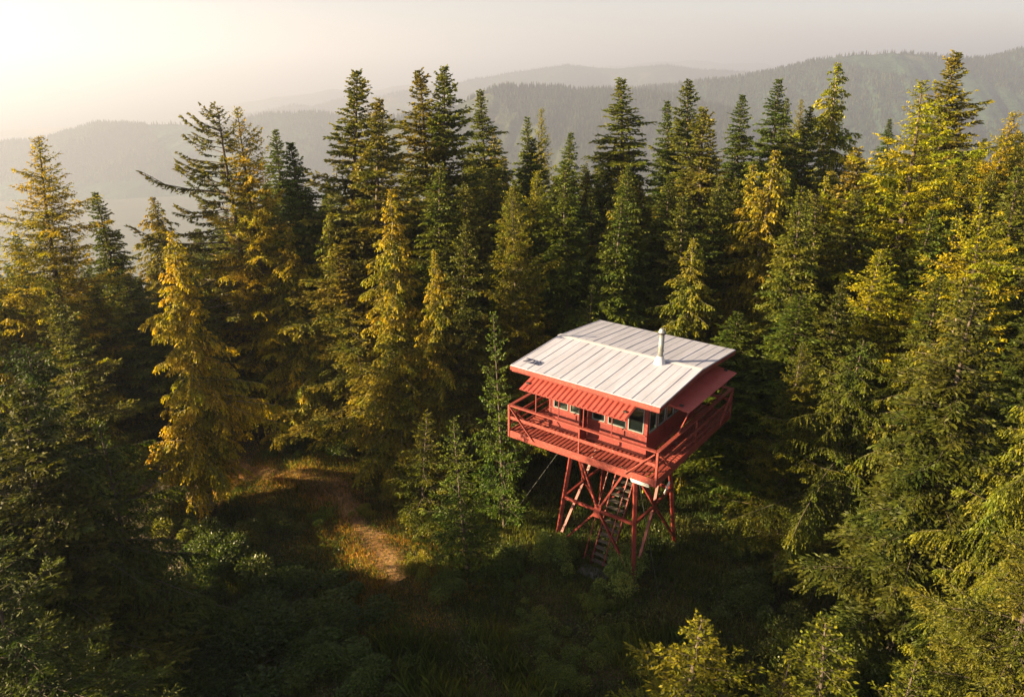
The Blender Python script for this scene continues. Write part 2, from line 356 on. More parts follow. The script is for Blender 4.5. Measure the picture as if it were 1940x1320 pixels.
def conifer(seed, H, R, sp=0.5, nb=6, prof=0.8, base=0.12, s0=0.1, c=-0.15, tip=0.0, dt=0.13, tw=0.38, ang=55, grav=0.1,
            dl=0.11, ll=0.2, lw=0.05, spread=0.45, leafgrav=0.1, lop=0.25, lopdir=None, top_bare=0.3, lrand=0.3, clump=0.0, bare_in=0.05, limb=0.9, trunk_r=0.011, skip=0.05, bend=0.28):
    r = np.random.default_rng(seed)
    zs = []; z = H*0.99
    while z > H*base:
        t = 1-z/H; zs.append(z); z -= (0.17+(sp-0.17)*min(1, t*3.0))*r.uniform(0.75, 1.25)
    zs = np.array(zs)
    t = 1-zs/H
    nbs = np.maximum(3, np.round(nb*(0.75+0.25*np.minimum(1, t*4))+r.normal(0, 0.7, len(zs)))).astype(int)
    z0 = np.repeat(zs, nbs); tt = 1-z0/H; n = len(z0)
    phi = r.uniform(0, 2*math.pi, len(zs)).repeat(nbs)+np.concatenate([np.arange(k)/k for k in nbs])*2*math.pi+r.normal(0, 0.25, n)
    z0 = z0+r.normal(0, sp*0.12, n)
    low = 1-0.35*smooth(0.75, 1.0, tt)
    L = R*np.power(tt/0.85, prof)*low*(1+r.normal(0, lrand*0.6, n))
    pd = r.uniform(0, 6.28) if lopdir is None else lopdir
    L *= 1+lop*np.cos(phi-pd)*np.sin(z0*0.55+r.uniform(0, 6))+(0.12*np.sin(z0*1.7+phi*2)) if lopdir is None else 1+lop*np.cos(phi-pd)
    L *= np.where(r.random(n) < 0.3, r.uniform(0.45, 0.75, n), 1.0); L = np.clip(L, 0.16, None)
    ok = r.random(n) > skip; z0, phi, L, tt = z0[ok], phi[ok], L[ok], tt[ok]; n = len(z0)
    a0 = s0+0.75*(1-smooth(0, 0.16, tt))+0.25*(1-smooth(0.1, 0.5, tt))+r.normal(0, 0.08, n); cc = c+r.normal(0, 0.06, n)+tip*0
    bx, by = r.uniform(0, 6.28, 2)
    def trunk(z): return np.stack([bend*np.sin(z*0.22+bx), bend*np.sin(z*0.19+by), z], -1)
    hd = np.stack([np.cos(phi), np.sin(phi), np.zeros(n)], -1); pp = np.stack([-np.sin(phi), np.cos(phi), np.zeros(n)], -1)
    sw = r.normal(0, 0.12, n)
    def pos(bi, s):
        s = s[:, None]; Lb = L[bi][:, None]
        p = trunk(z0[bi])+hd[bi]*Lb*s+pp[bi]*(Lb*sw[bi][:, None]*s*s)
        p[:, 2] += (Lb*(a0[bi][:, None]*s+cc[bi][:, None]*s*s+tip*s**4))[:, 0]
        return p
    # limbs
    K = 5; ss = np.linspace(0, 1, K)
    P = np.stack([pos(np.arange(n), np.full(n, s)) for s in ss], 1)
    rad = (0.006+0.011*L)[:, None]*(1-0.8*ss)[None]*limb
    lv, lf = tubes(P, rad, 3)
    zt = np.linspace(-0.4, H, 22); TP = trunk(zt)[None]; tr = (H*trunk_r*np.power(np.clip(1-zt/H, 0, 1.02), 0.85)+0.012)[None]
    tv, tf = tubes(TP, tr, 8)
    wood = (np.concatenate([tv, lv]), np.concatenate([tf, lf+len(tv)]))
    # twigs
    nt_ = np.maximum(7, (L/dt*2)).astype(int)
    bi = np.repeat(np.arange(n), nt_); m = len(bi)
    s = bare_in+(1-bare_in)*np.power(r.random(m), 0.85)
    if clump:
        nk = np.maximum(2, np.round(L[bi]/clump)); s = np.clip((np.floor(s*nk)+0.5+r.normal(0, 0.2, m))/nk, bare_in, 1)
    side = np.where(r.random(m) > 0.5, 1.0, -1.0)
    p0 = pos(bi, s); p1 = pos(bi, np.minimum(1.0, s+0.05)+0.0001); tg = norm(p1-p0+hd[bi]*1e-3)
    al = np.radians(ang+r.normal(0, 14, m))*(1-0.75*np.power(s, 6))
    lat = norm(np.cross(np.array([0, 0, 1.0]), tg))*side[:, None]
    d = tg*np.cos(al)[:, None]+lat*np.sin(al)[:, None]; d[:, 2] += r.normal(0, 0.18, m)-grav; d = norm(d)
    lt = (L[bi]*tw*(1-0.72*s)*np.minimum(1, s*3+0.2)+0.07)*r.uniform(0.55, 1.2, m); lt = np.minimum(lt, 1.15)
    nl = np.maximum(1, np.ceil(lt/dl)).astype(int)
    ti = np.repeat(np.arange(m), nl); q = len(ti)
    first = np.cumsum(nl)-nl; u = (np.arange(q)-first[ti]+r.random(q))/nl[ti]
    lp = p0[ti]+d[ti]*(lt[ti]*u)[:, None]; lp[:, 2] -= grav*lt[ti]*u*u*0.8
    ld_ = d[ti]+r.normal(0, spread, (q, 3)); ld_[:, 2] -= leafgrav*2; ld_ = norm(ld_)
    nrm = r.normal(0, 0.7, (q, 3)); nrm[:, 2] += 1.0; wd = norm(np.cross(ld_, nrm))
    ln = ll*r.uniform(0.6, 1.3, q)*(0.55+0.45*np.minimum(1, L[bi][ti]/1.2)); lw_ = lw*r.uniform(0.7, 1.3, q)
    b_ = lp-ld_*(ln*0.25)[:, None]; e_ = lp+ld_*(ln*0.75)[:, None]; mid = lp+ld_*(ln*0.15)[:, None]
    V = np.stack([b_, mid+wd*lw_[:, None], e_, mid-wd*lw_[:, None]], 1).reshape(-1, 3)
    F = np.arange(q*4).reshape(-1, 4)
    tone = np.clip(0.15+0.45*s[bi*0+np.arange(m)][ti]**2+0.25*u+r.normal(0, 0.16, q), 0, 1)  # paler young tips, raised further so highlights sit in the leaf colour
    return wood, (V, F, np.repeat(tone, 4))

KIND = {}
def proto(key, n, leaf, wood, H, R, **kw):
    lst = []
    for k in range(n):
        wd, cr = conifer(hash_(key)+k*13, H, R, **kw)
        wm = mesh_np(key+'_wood', *wd, smooth=True); wm.materials.append(M[wood])
        cm = mesh_np(key+'_crown', cr[0], cr[1], cr[2]); cm.materials.append(M[leaf]); lst.append((wm, cm, H, R))
    KIND[key] = lst
def hash_(s): return sum(ord(c)*(i+3) for i, c in enumerate(s)) % 9973
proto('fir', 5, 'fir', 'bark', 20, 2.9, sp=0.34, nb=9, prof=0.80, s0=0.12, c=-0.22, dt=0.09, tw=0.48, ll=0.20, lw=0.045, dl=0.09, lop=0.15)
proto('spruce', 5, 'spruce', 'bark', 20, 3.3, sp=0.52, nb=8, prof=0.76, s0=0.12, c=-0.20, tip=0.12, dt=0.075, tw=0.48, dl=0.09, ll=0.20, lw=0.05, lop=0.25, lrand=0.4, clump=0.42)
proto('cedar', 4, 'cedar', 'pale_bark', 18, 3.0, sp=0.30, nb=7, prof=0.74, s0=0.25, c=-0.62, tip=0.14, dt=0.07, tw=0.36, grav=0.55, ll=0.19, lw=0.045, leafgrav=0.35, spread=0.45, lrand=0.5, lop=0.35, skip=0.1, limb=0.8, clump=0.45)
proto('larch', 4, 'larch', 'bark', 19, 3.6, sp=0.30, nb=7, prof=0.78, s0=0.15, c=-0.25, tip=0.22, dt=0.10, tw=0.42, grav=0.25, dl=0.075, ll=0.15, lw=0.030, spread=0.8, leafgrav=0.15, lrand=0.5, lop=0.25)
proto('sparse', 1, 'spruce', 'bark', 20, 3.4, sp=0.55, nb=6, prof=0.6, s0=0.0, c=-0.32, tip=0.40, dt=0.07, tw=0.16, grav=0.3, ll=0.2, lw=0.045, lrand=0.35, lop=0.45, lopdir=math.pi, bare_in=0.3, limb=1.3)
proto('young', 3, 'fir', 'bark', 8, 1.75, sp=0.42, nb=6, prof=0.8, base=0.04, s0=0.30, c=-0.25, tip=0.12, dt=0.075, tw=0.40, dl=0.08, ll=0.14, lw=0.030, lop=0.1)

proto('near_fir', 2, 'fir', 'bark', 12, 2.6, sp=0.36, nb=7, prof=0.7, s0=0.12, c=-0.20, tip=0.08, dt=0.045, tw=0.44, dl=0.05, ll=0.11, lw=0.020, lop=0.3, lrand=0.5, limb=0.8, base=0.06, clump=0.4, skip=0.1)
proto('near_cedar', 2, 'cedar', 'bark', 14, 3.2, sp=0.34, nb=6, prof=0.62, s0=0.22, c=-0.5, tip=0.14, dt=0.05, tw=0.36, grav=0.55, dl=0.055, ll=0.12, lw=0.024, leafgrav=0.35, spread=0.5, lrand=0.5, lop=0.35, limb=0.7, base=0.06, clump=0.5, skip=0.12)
_w, _ = conifer(77, 15, 1.1, sp=0.7, nb=4, prof=0.5, s0=0.0, c=-0.5, tip=0.1, limb=1.6, trunk_r=0.010, base=0.3, skip=0.45, lrand=0.8)
SNAG = mesh_np('dead_tree', *_w, smooth=True)
M['dead_wood'] = painted('bleached_dead_wood', (0.22, 0.19, 0.15), (0.45, 0.40, 0.33), 0.9, 6, 0.6, (1, 1, 0.2)); SNAG.materials.append(M['dead_wood'])
TREES = []
def tree(name, key, k, loc, H, R, col, label, cat='tree', group=None, rot=None):
    wm, cm, H0, R0 = KIND[key][k % len(KIND[key])]
    root = empty(name, loc, rot if rot is not None else random.uniform(0, 6.28))
    root.rotation_euler = (random.gauss(0, .018), random.gauss(0, .018), root.rotation_euler.z)
    tag(root, label, cat, group)
    for nm, me in (('trunk', wm), ('crown', cm)):
        o = bpy.data.objects.new(nm, me); COL.objects.link(o); o.parent = root
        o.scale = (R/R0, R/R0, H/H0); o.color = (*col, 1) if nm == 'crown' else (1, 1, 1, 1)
    TREES.append((loc[0], loc[1], R))
    return root
random.seed(5)
NM = {'fir': 'fir_tree', 'spruce': 'spruce_tree', 'cedar': 'cedar_tree', 'larch': 'larch_tree', 'sparse': 'spruce_tree', 'young': 'young_fir', 'near_fir': 'fir_tree', 'near_cedar': 'cedar_tree'}
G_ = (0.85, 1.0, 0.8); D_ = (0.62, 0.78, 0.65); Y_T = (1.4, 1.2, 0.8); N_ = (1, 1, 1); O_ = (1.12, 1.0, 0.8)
# kind, variant, tip px, tip py, distance, crown radius, colour, label
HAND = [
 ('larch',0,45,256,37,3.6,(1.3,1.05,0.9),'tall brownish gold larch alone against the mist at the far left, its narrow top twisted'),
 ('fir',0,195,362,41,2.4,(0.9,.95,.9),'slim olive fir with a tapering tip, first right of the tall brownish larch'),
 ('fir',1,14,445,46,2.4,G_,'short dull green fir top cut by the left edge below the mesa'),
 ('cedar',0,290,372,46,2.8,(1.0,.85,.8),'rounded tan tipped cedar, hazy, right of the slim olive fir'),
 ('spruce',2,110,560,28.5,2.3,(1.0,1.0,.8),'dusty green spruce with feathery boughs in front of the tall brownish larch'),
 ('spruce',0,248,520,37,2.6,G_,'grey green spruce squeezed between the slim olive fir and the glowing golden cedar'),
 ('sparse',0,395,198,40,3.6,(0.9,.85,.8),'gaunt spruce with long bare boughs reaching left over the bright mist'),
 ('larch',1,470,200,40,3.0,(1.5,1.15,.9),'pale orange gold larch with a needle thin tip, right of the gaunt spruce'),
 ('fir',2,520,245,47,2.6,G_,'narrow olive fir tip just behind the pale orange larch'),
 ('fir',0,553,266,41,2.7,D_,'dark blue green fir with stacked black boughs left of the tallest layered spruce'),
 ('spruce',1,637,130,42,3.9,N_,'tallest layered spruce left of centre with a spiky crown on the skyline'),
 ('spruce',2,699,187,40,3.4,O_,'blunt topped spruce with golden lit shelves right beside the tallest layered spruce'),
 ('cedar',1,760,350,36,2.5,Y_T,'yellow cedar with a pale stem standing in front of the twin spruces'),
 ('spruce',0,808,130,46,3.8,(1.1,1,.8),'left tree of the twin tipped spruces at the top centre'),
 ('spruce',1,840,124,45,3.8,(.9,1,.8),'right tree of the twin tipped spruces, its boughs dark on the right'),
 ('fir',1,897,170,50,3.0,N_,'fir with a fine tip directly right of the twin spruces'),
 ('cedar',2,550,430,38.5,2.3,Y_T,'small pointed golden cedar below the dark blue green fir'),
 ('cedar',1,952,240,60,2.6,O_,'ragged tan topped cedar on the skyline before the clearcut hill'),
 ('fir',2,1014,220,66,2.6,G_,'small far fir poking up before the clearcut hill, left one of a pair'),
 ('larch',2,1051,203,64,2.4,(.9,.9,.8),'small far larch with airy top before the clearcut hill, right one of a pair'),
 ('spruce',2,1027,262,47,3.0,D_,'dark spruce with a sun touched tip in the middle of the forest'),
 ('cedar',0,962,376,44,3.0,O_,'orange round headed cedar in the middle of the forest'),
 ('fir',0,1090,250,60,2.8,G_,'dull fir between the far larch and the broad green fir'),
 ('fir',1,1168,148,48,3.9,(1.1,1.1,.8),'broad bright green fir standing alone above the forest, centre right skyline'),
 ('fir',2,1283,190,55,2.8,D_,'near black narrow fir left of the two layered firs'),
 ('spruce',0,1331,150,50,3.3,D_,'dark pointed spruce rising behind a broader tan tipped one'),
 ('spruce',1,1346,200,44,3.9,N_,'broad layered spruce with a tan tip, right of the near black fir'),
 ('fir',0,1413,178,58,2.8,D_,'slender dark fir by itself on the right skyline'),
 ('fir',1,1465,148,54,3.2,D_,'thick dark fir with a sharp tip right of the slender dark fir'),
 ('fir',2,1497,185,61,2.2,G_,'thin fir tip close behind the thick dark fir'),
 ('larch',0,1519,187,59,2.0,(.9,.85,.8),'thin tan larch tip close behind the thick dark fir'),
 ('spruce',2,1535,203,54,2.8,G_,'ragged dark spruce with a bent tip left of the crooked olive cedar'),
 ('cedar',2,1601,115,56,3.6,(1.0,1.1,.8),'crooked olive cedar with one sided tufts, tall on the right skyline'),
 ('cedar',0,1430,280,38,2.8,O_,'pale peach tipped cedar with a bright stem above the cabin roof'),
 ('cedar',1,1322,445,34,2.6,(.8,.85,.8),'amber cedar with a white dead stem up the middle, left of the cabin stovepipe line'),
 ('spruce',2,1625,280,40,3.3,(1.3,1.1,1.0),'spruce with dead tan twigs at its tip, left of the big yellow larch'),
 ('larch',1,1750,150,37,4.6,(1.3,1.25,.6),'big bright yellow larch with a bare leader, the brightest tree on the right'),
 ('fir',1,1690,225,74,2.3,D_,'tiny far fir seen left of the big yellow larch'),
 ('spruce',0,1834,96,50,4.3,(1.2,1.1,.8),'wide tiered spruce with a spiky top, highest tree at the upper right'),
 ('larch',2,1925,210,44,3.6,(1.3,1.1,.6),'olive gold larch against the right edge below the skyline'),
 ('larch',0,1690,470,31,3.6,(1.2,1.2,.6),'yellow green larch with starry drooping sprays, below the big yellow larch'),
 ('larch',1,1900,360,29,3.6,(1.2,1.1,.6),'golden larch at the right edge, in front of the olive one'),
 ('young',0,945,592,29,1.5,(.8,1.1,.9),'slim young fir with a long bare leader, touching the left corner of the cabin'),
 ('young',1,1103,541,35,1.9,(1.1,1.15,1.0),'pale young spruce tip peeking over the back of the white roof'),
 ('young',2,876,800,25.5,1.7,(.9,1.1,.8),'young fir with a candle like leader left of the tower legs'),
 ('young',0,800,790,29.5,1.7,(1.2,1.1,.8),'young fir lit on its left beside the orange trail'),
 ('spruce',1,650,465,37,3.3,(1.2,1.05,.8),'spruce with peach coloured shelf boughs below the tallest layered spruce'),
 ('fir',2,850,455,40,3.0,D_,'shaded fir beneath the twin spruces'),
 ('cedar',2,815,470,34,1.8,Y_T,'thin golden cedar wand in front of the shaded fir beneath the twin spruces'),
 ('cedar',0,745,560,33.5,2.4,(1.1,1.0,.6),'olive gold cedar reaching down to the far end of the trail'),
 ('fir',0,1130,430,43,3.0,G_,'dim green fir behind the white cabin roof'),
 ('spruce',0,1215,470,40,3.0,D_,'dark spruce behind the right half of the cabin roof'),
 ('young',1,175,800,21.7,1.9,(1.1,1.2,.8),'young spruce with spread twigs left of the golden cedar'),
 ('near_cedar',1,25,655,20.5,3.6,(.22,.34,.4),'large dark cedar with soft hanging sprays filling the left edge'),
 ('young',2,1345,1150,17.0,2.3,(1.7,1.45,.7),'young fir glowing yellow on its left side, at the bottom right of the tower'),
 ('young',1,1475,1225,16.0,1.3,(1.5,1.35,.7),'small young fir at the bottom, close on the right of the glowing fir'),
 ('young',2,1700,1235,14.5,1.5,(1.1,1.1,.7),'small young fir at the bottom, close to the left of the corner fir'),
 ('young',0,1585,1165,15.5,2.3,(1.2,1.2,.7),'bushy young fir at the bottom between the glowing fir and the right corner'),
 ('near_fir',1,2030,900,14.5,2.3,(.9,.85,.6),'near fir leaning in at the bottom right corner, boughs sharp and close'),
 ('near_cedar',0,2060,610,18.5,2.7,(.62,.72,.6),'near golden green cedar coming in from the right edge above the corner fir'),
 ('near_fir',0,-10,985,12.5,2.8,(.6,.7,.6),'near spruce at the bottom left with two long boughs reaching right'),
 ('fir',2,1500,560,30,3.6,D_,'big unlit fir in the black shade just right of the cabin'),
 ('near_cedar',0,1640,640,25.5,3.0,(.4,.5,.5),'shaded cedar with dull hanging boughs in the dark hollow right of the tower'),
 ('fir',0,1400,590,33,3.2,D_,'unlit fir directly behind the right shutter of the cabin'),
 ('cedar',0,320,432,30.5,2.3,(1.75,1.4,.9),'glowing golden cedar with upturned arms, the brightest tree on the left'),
]
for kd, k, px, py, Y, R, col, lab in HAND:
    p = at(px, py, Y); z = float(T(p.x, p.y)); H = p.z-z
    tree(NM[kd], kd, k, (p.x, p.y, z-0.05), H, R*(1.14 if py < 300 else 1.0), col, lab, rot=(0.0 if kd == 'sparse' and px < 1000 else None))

for px, py, Y, lab in [(905,410,41.5,'thin bleached dead trunk left of the orange round headed cedar'),(1480,330,45,'thin bleached dead trunk below the thick dark fir'),(735,400,39,'thin bleached dead trunk left of the yellow cedar with a pale stem')]:
    p = at(px, py, Y); z = float(T(p.x, p.y)); o = bpy.data.objects.new('dead_tree', SNAG); COL.objects.link(o); o.location = (p.x, p.y, z); h = (p.z-z)/15
    o.scale = (1, 1, h); o.rotation_euler = (0, 0, px); tag(o, lab, 'dead tree', 'dead trunks among the conifers')
# forest that fills in between and behind
SKY = [(-400,600),(0,470),(150,480),(250,500),(380,400),(470,320),(560,350),(640,290),(720,330),(800,280),(900,265),(980,262),(1100,272),(1180,262),(1240,300),(1350,290),(1450,280),(1560,310),(1660,300),(1720,280),(1800,255),(1870,230),(1940,210),(2400,195)]
SX = [a for a, b in SKY]; SY = [b for a, b in SKY]
REG = [(-900,'outside the left edge'),(-60,'at the left edge below the mist'),(240,'left of the golden cedar'),(480,'between the golden cedar and the tallest spruce'),(700,'under the twin spruces'),(930,'in the centre of the forest'),(1130,'behind the cabin roof'),(1330,'above and right of the cabin'),(1530,'left of the big yellow larch'),(1720,'under the wide tiered spruce'),(1880,'at the right edge')]
KN = {'fir': 'dark green fir', 'spruce': 'layered green spruce', 'cedar': 'olive drooping cedar', 'larch': 'airy yellow green larch'}
def pix(x, y, z):
    z -= CAM_H; d = y*math.cos(PITCH)-z*math.sin(PITCH); u = y*math.sin(PITCH)+z*math.cos(PITCH)
    return 970+FPX*x/d, 660-FPX*u/d
def clearing(x, y, R):
    # open ground: trail, tower surroundings and the meadow in front of the camera
    cx = [(-13,34),(-10,33),(-8,30.5),(-6.5,28),(-5,25),(-3,22.5),(0,21.5),(3,20),(4.5,27.5),(6,23),(8,21),(-2,18),(3,16)]
    rd = [2.3,2.6,3.0,3.0,3.2,3.5,4.2,4.5,4.8,3.5,3.0,6,6]
    if x < -8 and (abs(y-33.4-(x+10)*.19) < 1.6+R*0.6 or abs(y-27.2-(x+6)*.19) < 2.0+R*0.6): return True
    return any((x-a)**2+(y-b)**2 < (r+R*0.75)**2 for (a, b), r in zip(cx, rd))
fr = random.Random(11)
cnt = 0
def fill(x0, x1, y0, y1, step, zlo, zhi, depthlab, tipmin=0):
    global cnt
    y = y0
    while y < y1:
        x = x0
        while x < x1:
            X = x+fr.uniform(-.4, .4)*step; Y = y+fr.uniform(-.4, .4)*step
            x += step
            R = fr.uniform(2.3, 3.2)
            if abs(X) > Y*0.78+6 or Y < 9: continue
            if clearing(X, Y, R): continue
            if any((X-a)**2+(Y-b)**2 < (0.25*(R+r))**2 for a, b, r in TREES): continue
            z = float(T(X, Y)); H = fr.uniform(zlo, zhi)
            px, py = pix(X, Y, z+H)
            lim = float(np.interp(px, SX, SY))+fr.uniform(12, 105)
            lim = max(lim, tipmin)
            while py < lim and H > 4: H -= 0.3; px, py = pix(X, Y, z+H)
            if H < 5: continue
            kd = fr.choices(['fir', 'spruce', 'cedar', 'larch'], [6, 4, 1.6, 0.9 if px < 1500 else 2.2])[0]
            reg = [b for a, b in REG if px >= a] or [REG[0][1]]
            sh = fr.uniform(0.7, 1.15)*(0.6 if tipmin else 1)  # low and shaded fills carry shade in a darker leaf colour
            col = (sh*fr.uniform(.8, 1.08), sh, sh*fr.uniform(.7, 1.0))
            lab = f'{KN[kd]} {depthlab} {reg[-1]}'
            tree(NM[kd], kd, fr.randrange(5), (X, Y, z-0.05), H, R*min(1, 0.45+H/28), col, lab, group=lab)
            cnt += 1
        y += step
fill(-30, 40, 34.5, 46, 2.25, 13, 18, 'in front,')
fill(-45, 60, 46, 66, 3.0, 13, 19, 'half hidden,')
fill(-60, 90, 66, 110, 6.0, 14, 20, 'far back,')
fill(-30, -14, 17, 34, 3.2, 8, 12, 'low,', 560)
fill(9, 30, 20, 34, 3.4, 9, 15, 'deep in shade,', 520)
for X0, Y0 in [(-21,12),(-20,17.5),(-25,19),(-30,17),(-33,20),(-17,4)]:
    X = X0+fr.uniform(-1, 1); Y = Y0+fr.uniform(-1, 1); lab = 'tree standing just outside the left edge of the picture'
    tree('fir_tree', 'fir', fr.randrange(5), (X, Y, float(T(X, Y))-.05), fr.uniform(13, 16), 2.9, (.8, .9, .8), lab, group=lab)
print('fill trees', cnt)
# ------------------------------------------------------------------ the lookout tower (u along the front face, v to the back)
ZD = 6.25                                   # deck height
HU, HV = 3.25, 3.45                         # deck half sizes
CB = 2.17                                   # cab half size
LT, LB = 1.40, 1.93                         # half spread of the legs at top and foot
TZ = float(T(4.56, 27.5))
tower = empty('fire_lookout_tower', (4.56, 27.5, TZ), math.radians(-36.85))
tag(tower, 'red fire lookout cabin with white metal roof and railed deck on four steel legs', 'lookout tower')
def leg_pt(a, b, z):
    t = z/(ZD-0.28); w_ = LB*(1-t)+LT*t
    return Vector((a*w_, b*w_, z))
CORN = [(-1, -1), (1, -1), (1, 1), (-1, 1)]
for a, b in CORN:
    MB().beam(leg_pt(a, b, -0.1), leg_pt(a, b, ZD-0.22), 0.15, 0.15, (a, b, 0)).build('leg', M['steel'], tower, 0.008)
    p = leg_pt(a, b, 0)
    MB().box(p.x-0.2, p.x+0.2, p.y-0.2, p.y+0.2, -0.35, 0.06).build('footing', M['concrete'], tower, 0.02)
GZ = 2.85
for k in range(4):
    A, B = CORN[k], CORN[(k+1) % 4]
    n = Vector(((A[0]+B[0])/2, (A[1]+B[1])/2, 0)).normalized()
    gl, gr = leg_pt(*A, GZ), leg_pt(*B, GZ); gm = (gl+gr)/2+n*0.02
    tl, trr = leg_pt(*A, ZD-0.55), leg_pt(*B, ZD-0.55); bl, br = leg_pt(*A, 0.35), leg_pt(*B, 0.35)
    for e in (gl, gr):
        d = (e-gm).normalized(); MB().beam(gm+d*0.1, e-d*0.07, 0.10, 0.12).build('girt', M['steel'], tower, 0.006)
    for e in (tl, trr, bl, br):
        d = (e-gm).normalized(); MB().beam(gm+d*0.12, e-d*0.05, 0.08, 0.12, n).build('cross_brace', M['steel'], tower, 0.005)
    gp = MB(); x = (gr-gl).normalized(); z = (tl-gl).normalized()
    m_ = n*0.035; P0 = [gm-x*.15-z*.30, gm+x*.15-z*.30, gm+x*.15+z*.30, gm-x*.15+z*.30]
    gp.hexa([p+m_ for p in P0]+[p+m_*1.5+n*0.012 for p in P0]); gp.build('gusset_plate', M['steel'], tower)
# beams under the deck
for v in (-LT, LT): MB().box(-HU+0.1, HU-0.1, v-0.07, v+0.07, ZD-0.50, ZD-0.26).build('floor_beam', M['steel'], tower, 0.006)
for u in (-LT, LT): MB().box(u-0.07, u+0.07, -HV+0.1, HV-0.1, ZD-0.253, ZD-0.10).build('floor_beam', M['steel'], tower, 0.006)
jo = MB()
for u in np.arange(-HU+0.35, HU-0.2, 0.59): jo.box(u-0.02, u+0.02, -HV+0.05, HV-0.05, ZD-0.098, ZD-0.052)
jo.build('joists', M['steel'], tower)
# deck of gapped boards, laid across the walkway on every side
dk = MB(); rd_ = random.Random(3)
def boards(u0, u1, v0, v1, along):
    p = 0.175; wd = 0.115
    if along == 'v':
        n = int((u1-u0)/p)
        for i in range(n):
            c = u0+(i+.5)*(u1-u0)/n; j_ = rd_.uniform(-.004, .004); dk.box(c-wd/2, c+wd/2, v0, v1, ZD-0.04+j_, ZD+j_)
    else:
        n = int((v1-v0)/p)
        for i in range(n):
            c = v0+(i+.5)*(v1-v0)/n; j_ = rd_.uniform(-.004, .004); dk.box(u0, u1, c-wd/2, c+wd/2, ZD-0.04+j_, ZD+j_)
boards(-HU+.03, HU-.03, -HV+.03, -CB-0.03, 'v'); boards(-HU+.03, HU-.03, CB+0.03, HV-.03, 'v')
boards(-HU+.03, -CB-.03, -CB, CB, 'u'); boards(CB+.03, HU-.03, -CB, CB, 'u')
dk.build('deck', M['deck'], tower)
sp_ = MB()
for v in (-HV+0.33, -HV+0.62, -HV+0.92, HV-0.62): sp_.box(-HU+.04, HU-.04, v-0.022, v+0.022, ZD-0.088, ZD-0.045)
for u in (-HU+0.38, HU-0.38, HU-0.72): sp_.box(u-0.022, u+0.022, -HV+.04, HV-.04, ZD-0.135, ZD-0.099)
sp_.build('deck_stringers', M['deck'], tower)
# fascia, rails, posts, diagonals
RT = ZD+1.12
F4 = [((-HU, -HV), (HU, -HV)), ((HU, -HV), (HU, HV)), ((HU, HV), (-HU, HV)), ((-HU, HV), (-HU, -HV))]
for (a, b) in F4:
    A = Vector((*a, 0)); B = Vector((*b, 0)); d = (B-A).normalized(); n = Vector((d.y, -d.x, 0))
    MB().beam(A+d*0.02+Vector((0, 0, ZD-.12)), B-d*0.022+Vector((0, 0, ZD-.12)), 0.05, 0.30).build('fascia_board', M['deck'], tower, 0.006)
    MB().beam(A+d*0.06-n*.03+Vector((0, 0, RT)), B-d*0.062-n*.03+Vector((0, 0, RT)), 0.15, 0.05).build('top_rail', M['deck'], tower, 0.006)
    MB().beam(A+d*0.06+n*.0+Vector((0, 0, ZD+.60)), B-d*0.062+n*.0+Vector((0, 0, ZD+.60)), 0.045, 0.13).build('middle_rail', M['deck'], tower, 0.006)
    MB().beam(A+d*0.06+n*.0+Vector((0, 0, ZD+.28)), B-d*0.062+n*.0+Vector((0, 0, ZD+.28)), 0.035, 0.06).build('lower_rail', M['deck'], tower, 0.006) if abs(a[0]-b[0]) < .1 else None
    for t in (0.0, 0.5) if True else ():
        P = A.lerp(B, t)-n*(0.0 if t == 0 else 0.055)
        MB().beam(P+Vector((0, 0, ZD-.26)), P+Vector((0, 0, RT-0.027 if t else RT+.028)), 0.09 if t == 0 else 0.06, 0.09 if t == 0 else 0.06, n).build('rail_post', M['deck'], tower, 0.005)
    for P, s in ((A, 1), (B, -1)):
        MB().beam(P+d*(s*0.08)+n*.045+Vector((0, 0, RT-.06)), P+d*(s*1.22)+n*.045+Vector((0, 0, ZD-.10)), 0.04, 0.085, n).build('rail_brace', M['deck'], tower, 0.005)
MB().beam((2.30, -HV-.055, ZD-.27), (3.02, -HV-.055, ZD-.27), 0.012, 0.20, (0, -0.5, 1)).build('metal_sheet', M['white'], tower)
MB().beam((HU+.05, -2.35, ZD-.55), (HU+.05, -2.75, ZD-.85), 0.02, 0.13, (0, 0, 1)).build('bracket_plate', M['white'], tower)

# cab walls with real openings
SILL, HEAD, CT = ZD+0.94, ZD+2.28, ZD+2.70
def face(k):
    """frame of one cab side: origin, right, outward"""
    d = [Vector((1,0,0)), Vector((0,1,0)), Vector((-1,0,0)), Vector((0,-1,0))][k]; n = Vector((d.y, -d.x, 0)); return n*CB, d, n
WIN = {0: [(-1.97,-1.30),(-1.20,-0.55),(-0.18,0.38),(0.52,1.28),(1.38,2.02)], 1: [(-2.02,-1.40),(-1.28,-0.66),(-0.54,0.08),(0.20,0.82),(0.94,1.50),(1.60,2.02)],
       2: [(-2.0,-1.1),(-1.0,-0.1),(0.1,1.0),(1.1,2.0)], 3: [(-2.0,-1.1),(-1.0,-0.1),(0.1,1.0),(1.1,2.0)]}
def fbox(mb, k, s0, s1, z0, z1, o0, o1):
    O, d, n = face(k); pts = []
    for z in (z0, z1):
        for s, o in ((s0, o0), (s1, o0), (s1, o1), (s0, o1)): pts.append(O+d*s+n*o+Vector((0, 0, z)))
    return mb.hexa(pts)
